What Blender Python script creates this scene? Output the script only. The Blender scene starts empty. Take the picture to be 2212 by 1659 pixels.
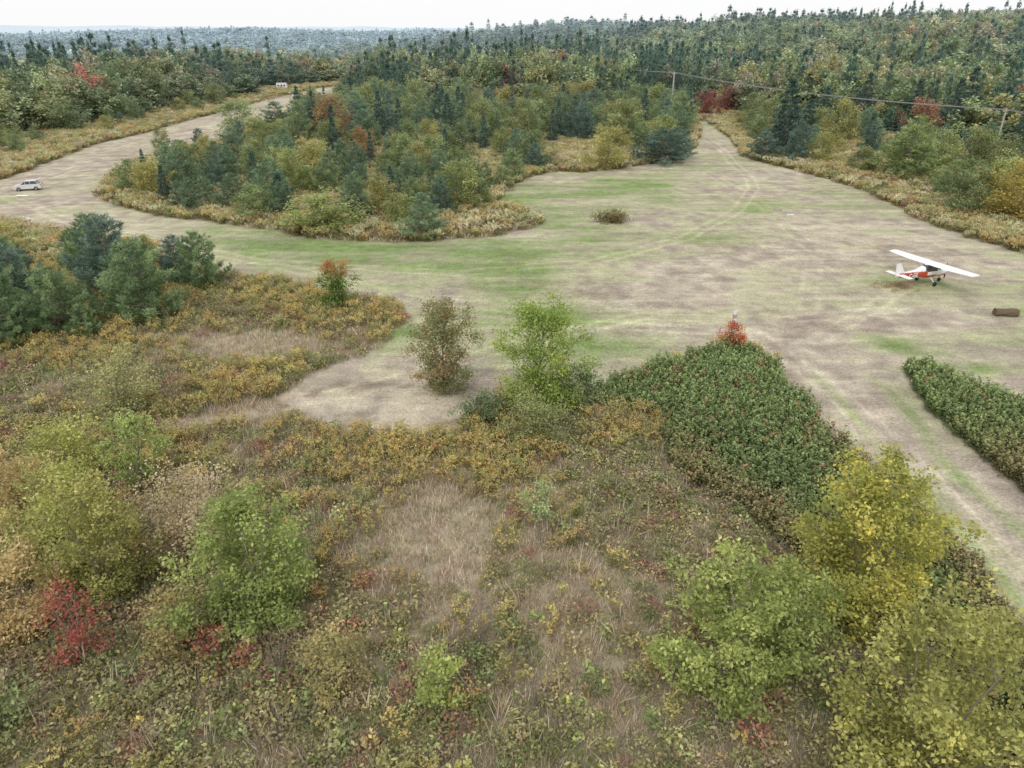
import bpy, math, numpy as np
from mathutils import Vector, Matrix
rng=np.random.default_rng(11)
scene=bpy.context.scene
COL=scene.collection

# ------------------------------------------------------------ helpers
def vnoise(x,y,seed=0):
    x=np.asarray(x,float);y=np.asarray(y,float)
    xi=np.floor(x).astype(np.int64);yi=np.floor(y).astype(np.int64)
    xf=x-xi;yf=y-yi;u=xf*xf*(3-2*xf);v=yf*yf*(3-2*yf)
    def h(a,b):
        n=(a*374761393+b*668265263+seed*144269504)&0xFFFFFFFF
        n=((n^(n>>13))*1274126177)&0xFFFFFFFF
        n=n^(n>>16)
        return (n&0xFFFF)/65535.0
    return (h(xi,yi)*(1-u)+h(xi+1,yi)*u)*(1-v)+(h(xi,yi+1)*(1-u)+h(xi+1,yi+1)*u)*v
def fbm(x,y,wl,seed=0,o=4):
    x=np.asarray(x,float);y=np.asarray(y,float)
    s=0;a=1;t=0;f=1/wl
    for i in range(o):
        s=s+a*vnoise(x*f+17.3*i,y*f-9.1*i,seed+i);t+=a;a*=.5;f*=2.03
    return s/t
def ss(a,b,x):
    t=np.clip((np.asarray(x,float)-a)/(b-a),0,1);return t*t*(3-2*t)
def sdf(poly,x,y):
    x=np.asarray(x,float);y=np.asarray(y,float)
    d=np.full(x.shape,1e9);ins=np.zeros(x.shape,bool)
    n=len(poly)
    for i in range(n):
        ax,ay=poly[i];bx,by=poly[(i+1)%n]
        ex,ey=bx-ax,by-ay
        t=np.clip(((x-ax)*ex+(y-ay)*ey)/(ex*ex+ey*ey+1e-9),0,1)
        d=np.minimum(d,np.hypot(x-ax-t*ex,y-ay-t*ey))
        if ay!=by:
            c=((ay>y)!=(by>y))&(x<(bx-ax)*(y-ay)/(by-ay)+ax)
            ins^=c
    return np.where(ins,-d,d)
def blob(x,y,cx,cy,rx,ry,rot=0):
    c,s=math.cos(rot),math.sin(rot)
    dx=(x-cx)*c+(y-cy)*s;dy=-(x-cx)*s+(y-cy)*c
    return np.exp(-((dx/rx)**2+(dy/ry)**2))
def linedist(pts,x,y):
    d=np.full(np.shape(x),1e9)
    for (ax,ay),(bx,by) in zip(pts[:-1],pts[1:]):
        ex,ey=bx-ax,by-ay;t=np.clip(((x-ax)*ex+(y-ay)*ey)/(ex*ex+ey*ey),0,1)
        d=np.minimum(d,np.hypot(x-ax-t*ex,y-ay-t*ey))
    return d

MOWN=[(-130,120),(-90,132),(-92,149),(-96,174),(-94,198),(-94,232),(-92,286),(-90,318),(-87,356),(-83,368),(-79,395),(-82,417),(-74,417),(-72,395),(-70,356),(-73,318),(-72,261),(-68,209),(-68,178),(-72,167),(-75,152),(-73,139),(-71,130),(-67,122),(-66,118),(-60,111),(-50.7,105),(-41.9,101),(-33.6,97),(-27.2,93),(-21.3,91),(-14.7,90),(-8.5,91),(-2.7,93),(2.1,96),(4,101),(2.9,105),(-.4,107),(-2.5,113),(-1.6,120),(.3,128),(3.7,137),(8.1,141),(13.3,140),(20.6,144),(26.8,149),(33.4,155),(40.8,171),(44.7,186),(50,206),(53,222),(56.6,224),(54.5,204),(53.2,186),(48.4,158),(52.3,144),(56.5,132),(57.8,124),(57.5,113),(57.1,101),(58.5,92),(61,85),(67,73),(90,50),(90,-10),(21,-10),(21.6,17.8),(22.1,20.2),(22.5,24.3),(22.8,27.6),(22.7,30.8),(21.9,34.1),(21.4,38.5),(20.9,43.2),(20.6,49.6),(20,55.7),(18.5,57.2),(17.1,56.2),(12.6,53),(9.8,51.7),(6.2,48.1),(3.2,48.1),(-.5,46.6),(-1.5,44.5),(-3.2,42.2),(-4.7,41.3),(-8.4,41.9),(-12.5,42.6),(-15,45.2),(-16.9,47.3),(-16.2,49.6),(-15,52.1),(-13,54.8),(-10.9,57.7),(-9.8,62),(-9.8,64),(-11.2,68),(-16,70),(-19.1,71),(-22,73),(-27.1,76),(-31.6,77),(-37.8,83),(-49.3,90),(-56.3,93),(-65,98),(-71,102),(-130,104)]
CROP1=[(6.2,48.1),(9.8,51.7),(12.6,53),(17.1,56.2),(18.5,57.2),(20,55.7),(20.6,49.6),(20.9,43.2),(21.4,38.5),(21.9,34.1),(22.7,30.8),(22.8,27.6),(22.5,24.3),(22.1,20.2),(21.6,17.8),(21,8),(17,8),(16.6,17.8),(17.8,23.5),(16,26.4),(14.2,30.4),(13.1,33.2),(10.6,36),(9.6,39),(10.5,43.8),(6.1,46.6)]
CROP2=[(31,52.1),(32.6,52.7),(34.1,48.8),(36.3,46.2),(39.3,41.9),(41,34),(36,20),(28.5,20),(29,28),(29.5,35.4),(29.4,38),(29.3,42.6),(29.5,47.3),(30.3,50.8)]
CLEAR=[(-220,-80),(-150,100),(-121,160),(-117,200),(-113,239),(-106,300),(-104,330),(-110,356),(-88,425),(-68,425),(-64,356),(-64,318),(-60,270),(-20,262),(30,240),(50,250),(60,262),(70,239),(80,215),(92,190),(102,172),(112,150),(112,120),(112,100),(130,60),(150,-80)]

def H(x,y):
    x=np.asarray(x,float);y=np.asarray(y,float)
    d=np.hypot(x,y);az=np.arctan2(x,y);u=x*.9+y*.43
    hill=18.0*ss(185,520,u)*(1-ss(1000,2200,d))*ss(-.02,.36,az)
    val=-36*ss(350,950,d)*ss(.16,-.2,az)*(1-.6*ss(1800,4000,d))
    bumps=(fbm(x,y,680,5,3)-.5)*84*ss(380,1300,d)*(1-.85*ss(.05,.4,az))
    far=(fbm(x,y,2600,9,3)-.33)*150*ss(2500,7000,d)
    nr=(fbm(x,y,30,3,2)-.5)*.25*(1-ss(200,400,d))
    return hill+val+bumps+far+nr
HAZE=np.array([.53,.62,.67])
def haze(col,d):  # aerial haze painted into surface colour, growing with distance from the origin
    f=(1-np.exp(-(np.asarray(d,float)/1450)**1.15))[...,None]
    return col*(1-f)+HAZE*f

# ------------------------------------------------------------ materials
def mat(name,col,rough=.6,metal=0,spec=.3):
    m=bpy.data.materials.new(name);m.use_nodes=True
    nt=m.node_tree;b=nt.nodes['Principled BSDF']
    b.inputs['Roughness'].default_value=rough;b.inputs['Metallic'].default_value=metal
    b.inputs['Specular IOR Level'].default_value=spec
    n=nt.nodes.new('ShaderNodeTexNoise');n.inputs['Scale'].default_value=4;n.inputs['Detail'].default_value=4
    tc=nt.nodes.new('ShaderNodeTexCoord');nt.links.new(tc.outputs['Object'],n.inputs['Vector'])
    mx=nt.nodes.new('ShaderNodeMix');mx.data_type='RGBA'
    c=list(col)
    mx.inputs[6].default_value=[v*.86 for v in c]+[1];mx.inputs[7].default_value=[min(1,v*1.1) for v in c]+[1]
    nt.links.new(n.outputs['Fac'],mx.inputs[0]);nt.links.new(mx.outputs[2],b.inputs['Base Color'])
    return m
def foliage_mat():
    m=bpy.data.materials.new('foliage');m.use_nodes=True;nt=m.node_tree
    nt.nodes.clear();N=nt.nodes.new;L=nt.links.new
    def at(n,t):
        a=N('ShaderNodeAttribute');a.attribute_name=n;a.attribute_type=t;return a
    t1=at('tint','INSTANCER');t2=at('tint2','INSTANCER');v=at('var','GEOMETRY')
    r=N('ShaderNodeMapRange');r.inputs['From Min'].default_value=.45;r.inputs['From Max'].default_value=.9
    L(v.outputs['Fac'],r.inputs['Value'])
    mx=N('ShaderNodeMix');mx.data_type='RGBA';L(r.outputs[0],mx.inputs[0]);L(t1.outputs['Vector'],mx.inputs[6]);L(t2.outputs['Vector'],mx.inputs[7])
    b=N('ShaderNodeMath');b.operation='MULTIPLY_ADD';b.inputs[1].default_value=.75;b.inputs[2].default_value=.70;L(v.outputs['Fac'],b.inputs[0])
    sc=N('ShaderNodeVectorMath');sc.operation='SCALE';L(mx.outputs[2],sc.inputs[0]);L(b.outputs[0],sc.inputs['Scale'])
    d=N('ShaderNodeBsdfDiffuse');L(sc.outputs[0],d.inputs['Color'])
    tr=N('ShaderNodeBsdfTranslucent');L(sc.outputs[0],tr.inputs['Color'])
    m1=N('ShaderNodeMixShader');m1.inputs[0].default_value=.36;L(d.outputs[0],m1.inputs[1]);L(tr.outputs[0],m1.inputs[2])
    o=N('ShaderNodeOutputMaterial');L(m1.outputs[0],o.inputs['Surface'])
    return m
FOL=foliage_mat()
BARK=mat('bark',(.24,.21,.175),.9,0,.1)
WHITE=mat('white_paint',(.8,.8,.79),.35,0,.5)
GLASS=mat('dark_glass',(.03,.035,.04),.1,0,.8)
RED=mat('red_paint',(.50,.07,.035),.35,0,.5)
RUB=mat('rubber',(.03,.03,.03),.8)
SILV=mat('silver_paint',(.68,.69,.71),.3,.2,.5)
WOOD=mat('weathered_wood',(.50,.48,.44),.9,0,.1)
CABLE=mat('cable',(.30,.30,.31),.6)
STRAW=mat('straw',(.15,.115,.08),.95,0,.05)
STONE=mat('stone',(.34,.30,.25),.9)
METAL=mat('metal_grey',(.35,.35,.36),.4,.7)

def quadmesh(name,parts):
    V=np.concatenate([p[0].reshape(-1,3) for p in parts]).astype(np.float32)
    var=np.concatenate([p[1] for p in parts]).astype(np.float32)
    mi=np.concatenate([np.full(len(p[0]),p[2],np.int32) for p in parts])
    n=len(var);me=bpy.data.meshes.new(name)
    me.vertices.add(4*n);me.vertices.foreach_set('co',V.ravel())
    me.loops.add(4*n);me.loops.foreach_set('vertex_index',np.arange(4*n,dtype=np.int32))
    me.polygons.add(n);me.polygons.foreach_set('loop_start',np.arange(0,4*n,4,dtype=np.int32))
    me.polygons.foreach_set('material_index',mi)
    me.update()
    a=me.attributes.new('var','FLOAT','FACE');a.data.foreach_set('value',var)
    me.materials.append(FOL);me.materials.append(BARK)
    return me
def nz(v): return v/(np.linalg.norm(v,axis=-1,keepdims=True)+1e-9)
def leaves(C,L,up=.5,asp=1.7,r=rng):
    N=len(C);n=r.normal(size=(N,3));n[:,2]=np.abs(n[:,2])+up;n=nz(n)
    t=r.normal(size=(N,3));t=nz(t-(t*n).sum(1,keepdims=True)*n);b=np.cross(n,t)
    s=(L*(.6+.8*r.random(N)))[:,None]
    return np.stack([C-t*s,C+b*s/asp+n*s*.12,C+t*s,C-b*s/asp+n*s*.12],1)
def blades(C,D,w,r=rng):
    s=nz(np.cross(D,r.normal(size=D.shape)))*w
    return np.stack([C,C+D*.5+s,C+D,C+D*.5-s],1)
def tube(p,rad,k=5):
    p=np.asarray(p,float);out=[]
    T=nz(np.gradient(p,axis=0));a=np.array([.31,.9,.2]);S=nz(np.cross(T,a));B=np.cross(T,S)
    ang=np.arange(k)*2*math.pi/k
    rings=p[:,None,:]+np.asarray(rad)[:,None,None]*(np.cos(ang)[None,:,None]*S[:,None,:]+np.sin(ang)[None,:,None]*B[:,None,:])
    for i in range(len(p)-1):
        for j in range(k):
            j2=(j+1)%k;out.append([rings[i,j],rings[i,j2],rings[i+1,j2],rings[i+1,j]])
    return np.array(out)

def dec_mesh(name,h,w,nl,ls,seed,stems=1,cb=.18,nlimb=18,sub=5,sig=.085,pw=.6,shp=.75,asp=1.7,topc=0):
    r=np.random.default_rng(seed);bark=[];cl=[];cv=[]
    ph=r.uniform(0,6.3,4)
    for s in range(stems):
        a=s*6.283/stems+r.uniform(-.4,.4);ln=(.20*w if stems>1 else .04*w)
        t=np.linspace(0,1,7);top=h*r.uniform(.68,.92)
        P=np.stack([math.cos(a)*ln*t**1.2+.03*w*np.sin(t*5+ph[0])*t,math.sin(a)*ln*t**1.2+.03*w*np.sin(t*4+ph[1])*t,top*t],1)
        rb=h*.013/(stems**.35)
        bark.append(tube(P,rb*(1-t*.85)+.008,6))
        for i in range(max(3,nlimb//stems)):
            az=i*2.4+r.uniform(-.4,.4)+a
            u=(i+.5+r.uniform(-.4,.4))/(nlimb/stems);u=min(max(u,.02),.98)
            lob=1+.20*math.sin(2*az+ph[2])+.14*math.sin(3*az+ph[3])+r.uniform(-.32,.16)
            R=w/2*(math.sin(math.pi*min(.985,u**shp))**pw)*lob
            z=h*cb+h*(1-cb)*u
            E=np.array([R*math.cos(az),R*math.sin(az),z])
            z0=min(max(.08*h,z-R*1.0-.04*h),top*.97);k=z0/top*6;i0=min(int(k),5);S=P[i0]+(P[i0+1]-P[i0])*(k-i0)
            tt=np.linspace(0,1,5)[:,None];M=(S+E)/2+np.array([0,0,-.06*R])+r.normal(size=3)*.03*w
            Q=(1-tt)**2*S+2*tt*(1-tt)*M+tt**2*E
            bark.append(tube(Q,rb*.42*(1-tt[:,0]*.8)+.004,4))
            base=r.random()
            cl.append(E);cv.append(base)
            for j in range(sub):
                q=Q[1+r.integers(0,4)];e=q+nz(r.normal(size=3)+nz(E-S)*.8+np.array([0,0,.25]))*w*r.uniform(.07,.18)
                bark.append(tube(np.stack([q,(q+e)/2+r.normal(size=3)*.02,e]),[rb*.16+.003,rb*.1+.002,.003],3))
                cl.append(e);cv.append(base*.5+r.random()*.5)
    cl=np.array(cl);cv=np.array(cv)
    wt=r.uniform(.3,1.3,len(cl));wt/=wt.sum();idx=r.choice(len(cl),nl,p=wt)
    C=cl[idx]+r.normal(size=(nl,3))*np.array([1,1,.8])*sig*w*(.6+.8*r.random((nl,1)))
    C[:,2]=np.maximum(C[:,2],.05)
    var=np.clip(cv[idx]*.6+r.random(nl)*.4,0,1)
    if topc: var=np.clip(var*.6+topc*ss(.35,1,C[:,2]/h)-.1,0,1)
    B=np.concatenate(bark)
    return quadmesh(name,[(leaves(C,ls,.4,asp,r),var,0),(B,np.full(len(B),.5),1)])

def con_mesh(name,h,w,nwh,nbr,seed,tl,bw,power=.75,rise=.25,dens=6,nb=6,fan=.45,ub=.05):
    r=np.random.default_rng(seed);bark=[];C=[];D=[];V=[]
    t=np.linspace(0,1,6);bark.append(tube(np.stack([.02*h*np.sin(t*3+seed)*t,0*t,h*t*.97],1),h*.014*(1-t*.93),6))
    for i in range(nwh):
        u=ub+(.97-ub)*(i+r.uniform(-.3,.3))/(nwh-1);u=min(max(u,ub),.97)
        pr=((1-u)**power)*(1.0 if u>.18 else .8+u)
        for b in range(nbr):
            L=w/2*pr*r.uniform(.5,1.25)+.03*w;az=b*6.283/nbr+i*1.1+r.uniform(-.35,.35)
            o=np.array([math.cos(az),math.sin(az),0]);sd=np.array([-o[1],o[0],0])
            z=u*h;bv=r.random()
            def P(q): return np.array([0,0,z])+o*L*q+np.array([0,0,rise*L*q*q])
            bark.append(tube(np.stack([P(0),P(.5),P(1)]),[.012*w*pr+.006,.008*w*pr+.004,.003],3))
            nt=max(3,int(L*dens*(1+L*.35)))
            q=r.uniform(.2,1,nt)**.75;lat=r.uniform(-1,1,nt)*fan*L*(1.08-q)
            c=np.array([0,0,z])+o*L*q[:,None]+sd*lat[:,None]+np.array([0,0,1.])*(rise*L*q*q+r.normal(size=nt)*.05*L)[:,None]
            for k in range(nb):
                d=nz(o*.7+sd*np.sign(lat)[:,None]*.4+r.normal(size=(nt,3))*.75+np.array([0,0,.45 if rise>0 else .05]))*tl*r.uniform(.7,1.2,(nt,1))
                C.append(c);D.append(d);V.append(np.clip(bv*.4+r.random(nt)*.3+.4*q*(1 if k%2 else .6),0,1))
    nt=10*nb;c=np.tile([[0,0,h*.95]],(nt,1))+r.normal(size=(nt,3))*[.02*w,.02*w,.03*h]
    C.append(c);D.append(nz(r.normal(size=(nt,3))+[0,0,1.2])*tl);V.append(r.random(nt))
    C=np.concatenate(C);D=np.concatenate(D);V=np.concatenate(V);B=np.concatenate(bark)
    return quadmesh(name,[(blades(C,D,bw,r),V,0),(B,np.full(len(B),.5),1)])

def obj(name,me,loc=(0,0,0),rz=0,sc=(1,1,1),parent=None):
    o=bpy.data.objects.new(name,me);o.location=loc;o.rotation_euler=(0,0,rz);o.scale=sc
    COL.objects.link(o)
    if parent: o.parent=parent
    return o
def tinted(o,t,t2=None):
    o['tint']=[float(v) for v in t];o['tint2']=[float(v) for v in (t2 if t2 is not None else np.array(t)*1.3)]

# ------------------------------------------------------------ ground
def axis(lo,hi,step,far_lo,far_hi,g=1.07):
    a=list(np.arange(lo,hi+1e-6,step));s=step
    while a[-1]<far_hi: s*=g;a.append(a[-1]+s)
    s=step;b=[]
    x=lo
    while x>far_lo: s*=g;x-=s;b.append(x)
    return np.array(b[::-1]+a)
gx=axis(-95,75,.4,-12000,12000);gy=axis(8,170,.4,-600,16000)
X,Y=np.meshgrid(gx,gy);Z=H(X,Y);nx,ny=len(gx),len(gy)
D=np.hypot(X,Y)
jit=(fbm(X,Y,4,21,3)-.5)*1.6
sm=sdf(MOWN,X,Y)+jit;sc1=sdf(CROP1,X,Y);sc2=sdf(CROP2,X,Y);scl=sdf(CLEAR,X,Y)
n1=fbm(X,Y,22,31,4);n2=fbm(X,Y,6,41,4);n3=fbm(X,Y,1.6,51,3);n4=fbm(X*.3,Y*1.6,4,61,3);n5=fbm(X*.18,Y*2.2,2.0,63,2);n6=fbm(X*2.0,Y*.2,2.0,65,3)
green=.22+1.5*(n1-.5)+1.0*(n4-.5)+1.0*(n2-.5)+.7*(n3-.5)
green+=.5*blob(X,Y,10,130,28,14)+.40*blob(X,Y,-22,84,34,7,-.35)+.4*blob(X,Y,-1,78,10,8)+.9*blob(X,Y,32.5,57,4.5,2.0,-1)+.3*blob(X,Y,24,100,10,20)
al=ss(19,22,X)*ss(31,28,X)*ss(56,46,Y)
green=green*(1-.6*al)+al*(1.8*(n6-.5)+.9*(n2-.5)+.95*np.exp(-((X-27.2-.4*np.sin(Y*.3))/.8)**2)+.6*np.exp(-((X-23.6)/.5)**2))
green+=.3*blob(X,Y,8,58,7,4)+.35*blob(X,Y,-11,60,2.5,8)
green-=.5*blob(X,Y,16,72,13,8)+.4*blob(X,Y,30,84,16,9)+.4*blob(X,Y,-9,48,6,5)+.4*blob(X,Y,38,62,8,6)+.35*blob(X,Y,48,100,12,14)
rw=(X<-62)&(Y>118);green=np.where(rw,green*.5-.08,green)
green=np.clip(green,0,1)[...,None]
dry=np.array([.49,.435,.335]);pink=np.array([.395,.335,.275]);grn=np.array([.215,.275,.11]);dryg=np.array([.38,.375,.235])
q=np.clip(.55+2.6*(n2-.5)+1.8*(n3-.5),0,1)[...,None]
mown=(dry*q+pink*(1-q))
g2=np.clip(green*2,0,1);g3=np.clip(green*2-1,0,1)
mown=mown*(1-g2)+dryg*g2;mown=mown*(1-g3)+grn*g3
mown=mown*(1+.5*(n3-.5)+.35*(n5-.5))[...,None]
TR=[[(21,60),(22.8,52),(24.2,42),(24.8,30),(24.5,12)],[(47,186),(46,165),(44,150),(43,138),(40,124),(33,108),(22,92),(10,82),(-6,77),(-30,82),(-60,100),(-80,118)],
    [(-82,118),(-84,150),(-82,200),(-80,300)],[(-16,46.5),(-9,50),(0,57),(12,64),(24,63),(36,66)],[(20,60),(6,62),(-6,66),(-20,76),(-50,95)],[(26,58),(34,66),(40,72)],[(36,140),(38,110),(36,85),(28,66)]]
for tr,wd,am in zip(TR,(.8,.8,1.0,.8,.8,.7,.8),(.2,.18,.13,.18,.15,.15,.11)):
    dl=linedist(tr,X+.8*(n1-.5),Y+.8*(n2-.5));k=np.exp(-((dl-wd)/.22)**2)*am*(.5+1.0*n4)
    mown=mown*(1+k*1.5)[...,None]+np.array([.04,.02,0])*k[...,None]
bare=(ss(.60,.70,fbm(X,Y,9,71,4))*.35+.95*blob(X,Y,-13.5,48.3,4,1.5,.4)+.5*blob(X,Y,-5,43.5,2,1))*ss(.42,.6,fbm(X,Y,1.3,77,3))
mown=mown*(1-bare[...,None]*.7)+np.array([.19,.125,.085])*bare[...,None]*.7
sand=1.0*blob(X,Y,-8,46,5,3)+.7*blob(X,Y,-6,52,3,5)+.9*blob(X,Y,25.6,23,1.5,5)+.4*blob(X,Y,20,66,10,4);sand=(np.clip(sand,0,1)*ss(.3,.55,n3))[...,None]
mown=mown*(1-sand)+np.array([.55,.475,.37])*sand
brush=np.array([.24,.20,.13])*(.8+.5*n2[...,None])
dg=np.clip(1.2*blob(X,Y,-21,57,9,3.5,-.1)+1.1*blob(X,Y,-3.5,31,3.2,6)+.9*blob(X,Y,-18,45,7,1.2,.35)+.6*blob(X,Y,3,24,4,6)+.6*(n1-.4),0,1)[...,None]
brush=brush*(1-dg)+np.array([.43,.37,.28])*dg
crop=np.array([.10,.105,.055])
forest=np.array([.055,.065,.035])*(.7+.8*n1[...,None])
w=ss(.35,-.35,sm)[...,None]*(1-ss(.3,-.3,sc2)[...,None])
col=brush*(1-w)+mown*w
wc=np.maximum(ss(.5,-.3,sc1),ss(.5,-.3,sc2))[...,None]*(1-w);col=col*(1-wc)+crop*wc
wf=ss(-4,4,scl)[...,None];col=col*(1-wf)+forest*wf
fn=fbm(X,Y,260,83,4)[...,None];farc=np.array([.10,.125,.07])*(.3+1.4*fn)
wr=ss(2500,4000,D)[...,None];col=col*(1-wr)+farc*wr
col=haze(col,np.where(D<250,0,D-250))  # distance haze baked into the ground vertex colours
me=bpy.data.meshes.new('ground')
co=np.stack([X,Y,Z],-1).reshape(-1,3).astype(np.float32)
me.vertices.add(nx*ny);me.vertices.foreach_set('co',co.ravel())
i=(np.arange(ny-1)[:,None]*nx+np.arange(nx-1)[None,:]).ravel()
F=np.stack([i,i+1,i+nx+1,i+nx],1).astype(np.int32);nf=len(F)
me.loops.add(4*nf);me.loops.foreach_set('vertex_index',F.ravel())
me.polygons.add(nf);me.polygons.foreach_set('loop_start',np.arange(0,4*nf,4,dtype=np.int32))
me.polygons.foreach_set('use_smooth',np.ones(nf,bool));me.update()
a=me.attributes.new('soil_haze','FLOAT_COLOR','POINT')
a.data.foreach_set('color',np.concatenate([col.reshape(-1,3),np.ones((nx*ny,1))],1).astype(np.float32).ravel())
gm=bpy.data.materials.new('ground_grass');gm.use_nodes=True;nt=gm.node_tree;b=nt.nodes['Principled BSDF']
b.inputs['Roughness'].default_value=.95;b.inputs['Specular IOR Level'].default_value=.05
N=nt.nodes.new;L=nt.links.new
at=N('ShaderNodeAttribute');at.attribute_name='soil_haze'
tc=N('ShaderNodeTexCoord')
def noise(scale,det,vec=(1,1,1)):
    mp=N('ShaderNodeMapping');mp.inputs['Scale'].default_value=vec;L(tc.outputs['Object'],mp.inputs['Vector'])
    n=N('ShaderNodeTexNoise');n.inputs['Scale'].default_value=scale;n.inputs['Detail'].default_value=det;n.inputs['Roughness'].default_value=.7
    L(mp.outputs[0],n.inputs['Vector']);return n
def mrange(n,a,b,lo=.3,hi=.7):
    r=N('ShaderNodeMapRange');r.inputs['From Min'].default_value=lo;r.inputs['From Max'].default_value=hi;r.inputs['To Min'].default_value=a;r.inputs['To Max'].default_value=b
    L(n.outputs['Fac'],r.inputs['Value']);return r
na=mrange(noise(.8,8),.78,1.22);nb_=mrange(noise(5,6),.64,1.36);nc=mrange(noise(1.1,5,(.3,1.3,1)),.86,1.13)
m1=N('ShaderNodeMath');m1.operation='MULTIPLY';L(na.outputs[0],m1.inputs[0]);L(nb_.outputs[0],m1.inputs[1])
m2=N('ShaderNodeMath');m2.operation='MULTIPLY';L(m1.outputs[0],m2.inputs[0]);L(nc.outputs[0],m2.inputs[1])
sc=N('ShaderNodeVectorMath');sc.operation='SCALE';L(at.outputs['Color'],sc.inputs[0]);L(m2.outputs[0],sc.inputs['Scale'])
hs=N('ShaderNodeHueSaturation');hr=mrange(noise(2.3,4),.485,.525);L(hr.outputs[0],hs.inputs['Hue']);L(sc.outputs[0],hs.inputs['Color'])
L(hs.outputs[0],b.inputs['Base Color'])
bp=N('ShaderNodeBump');bp.inputs['Distance'].default_value=.12;bp.inputs['Strength'].default_value=.6
L(m1.outputs[0],bp.inputs['Height']);L(bp.outputs[0],b.inputs['Normal'])
me.materials.append(gm);obj('ground',me)

# ------------------------------------------------------------ scattered vegetation (one instanced object each)
def scatter(name,P,rot,scl,idx,tint,tint2,meshes):
    n=len(P);coll=bpy.data.collections.new(name+'_plants')
    for k,m in enumerate(meshes):
        o=bpy.data.objects.new('%s_clump_%02d'%(name,k),m);coll.objects.link(o)
    me=bpy.data.meshes.new(name);me.vertices.add(n);me.vertices.foreach_set('co',np.asarray(P,np.float32).ravel())
    for nm,arr in (('rot',rot),('scl',scl),('tint',tint),('tint2',tint2)):
        a=me.attributes.new(nm,'FLOAT_VECTOR','POINT');a.data.foreach_set('vector',np.asarray(arr,np.float32).ravel())
    a=me.attributes.new('idx','INT','POINT');a.data.foreach_set('value',np.asarray(idx,np.int32))
    o=obj(name,me)
    g=bpy.data.node_groups.new(name,'GeometryNodeTree')
    g.interface.new_socket('Geometry',in_out='INPUT',socket_type='NodeSocketGeometry');g.interface.new_socket('Geometry',in_out='OUTPUT',socket_type='NodeSocketGeometry')
    gi=g.nodes.new('NodeGroupInput');go=g.nodes.new('NodeGroupOutput')
    ip=g.nodes.new('GeometryNodeInstanceOnPoints');ci=g.nodes.new('GeometryNodeCollectionInfo')
    ci.inputs['Collection'].default_value=coll;ci.inputs['Separate Children'].default_value=True;ci.inputs['Reset Children'].default_value=True
    g.links.new(gi.outputs[0],ip.inputs['Points']);g.links.new(ci.outputs[0],ip.inputs['Instance']);ip.inputs['Pick Instance'].default_value=True
    def na(nm,t,s):
        x=g.nodes.new('GeometryNodeInputNamedAttribute');x.data_type=t;x.inputs['Name'].default_value=nm
        g.links.new([q for q in x.outputs if q.name=='Attribute' and q.enabled][0],ip.inputs[s])
    na('rot','FLOAT_VECTOR','Rotation');na('scl','FLOAT_VECTOR','Scale');na('idx','INT','Instance Index')
    g.links.new(ip.outputs[0],go.inputs[0])
    md=o.modifiers.new('scatter','NODES');md.node_group=g
    return o
def grid(x0,x1,y0,y1,s,r=rng,lim=.80,pad=7):
    x,y=np.meshgrid(np.arange(x0,x1,s),np.arange(y0,y1,s));x=x.ravel()+r.uniform(-.5,.5,x.size)*s;y=y.ravel()+r.uniform(-.5,.5,y.size)*s
    k=np.abs(x)<lim*np.maximum(y,0)+pad
    return x[k],y[k]
def pick(pal,p,n,r=rng):
    pal=np.array(pal);return pal[r.choice(len(pal),n,p=np.array(p)/sum(p))]*r.uniform(.82,1.2,(n,1))*r.uniform(.94,1.06,(n,3))
def emit(name,x,y,s,meshes,t,t2,sz=None):
    n=len(x)
    P=np.stack([x,y,H(x,y)-.03],1)
    rot=np.zeros((n,3));rot[:,2]=rng.uniform(0,6.28,n);rot[:,:2]=rng.normal(size=(n,2))*.06
    scl=np.stack([s,s,s if sz is None else sz],1)
    scatter(name,P,rot,scl,rng.integers(0,len(meshes),n),t,t2,meshes)

def leafy(name,n,R,h,ls,seed,stemn=8):
    r=np.random.default_rng(seed);a=r.uniform(0,6.28,n);q=R*np.sqrt(r.random(n));zz=h*(r.random(n)**.6)*(1-.5*(q/R)**2)
    C=np.stack([q*np.cos(a),q*np.sin(a),zz],1);cv=vnoise(C[:,0]*5+9,C[:,1]*5+seed,seed)
    st=[tube(np.array([[0,0,0],[R*.5*math.cos(k),R*.5*math.sin(k),h*.6],[R*.8*math.cos(k+.3),R*.8*math.sin(k+.3),h*r.uniform(.8,1.15)]]),[.012,.009,.004],3) for k in r.uniform(0,6.28,stemn)]
    B=np.concatenate(st)
    return quadmesh(name,[(leaves(C,ls,.7,1.7,r),np.clip(cv*.5+r.random(n)*.5,0,1),0),(B,np.full(len(B),.5),1)])
def goldenrod(name,ns,R,h,seed,k=1.0):
    r=np.random.default_rng(seed);C=[];D=[];V=[]
    for i in range(ns):
        a=r.uniform(0,6.28);q=R*math.sqrt(r.random());hh=h*r.uniform(.6,1.1);b=np.array([q*math.cos(a),q*math.sin(a),0]);tp=b*1.25+np.array([0,0,hh])
        m=9;t=r.uniform(.15,.85,m)[:,None];C.append(b+(tp-b)*t);D.append(nz(r.normal(size=(m,3))*[1,1,.3]+[0,0,.25])*.15*k);V.append(r.uniform(0,.5,m))
        m=7;C.append(tp+r.normal(size=(m,3))*[.05,.05,.06]);D.append(nz(r.normal(size=(m,3))+[0,0,.5])*.14*k);V.append(r.uniform(.6,1,m))
    C=np.concatenate(C);D=np.concatenate(D);V=np.concatenate(V)
    return quadmesh(name,[(blades(C,D,.027*k,r),V,0)])
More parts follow.
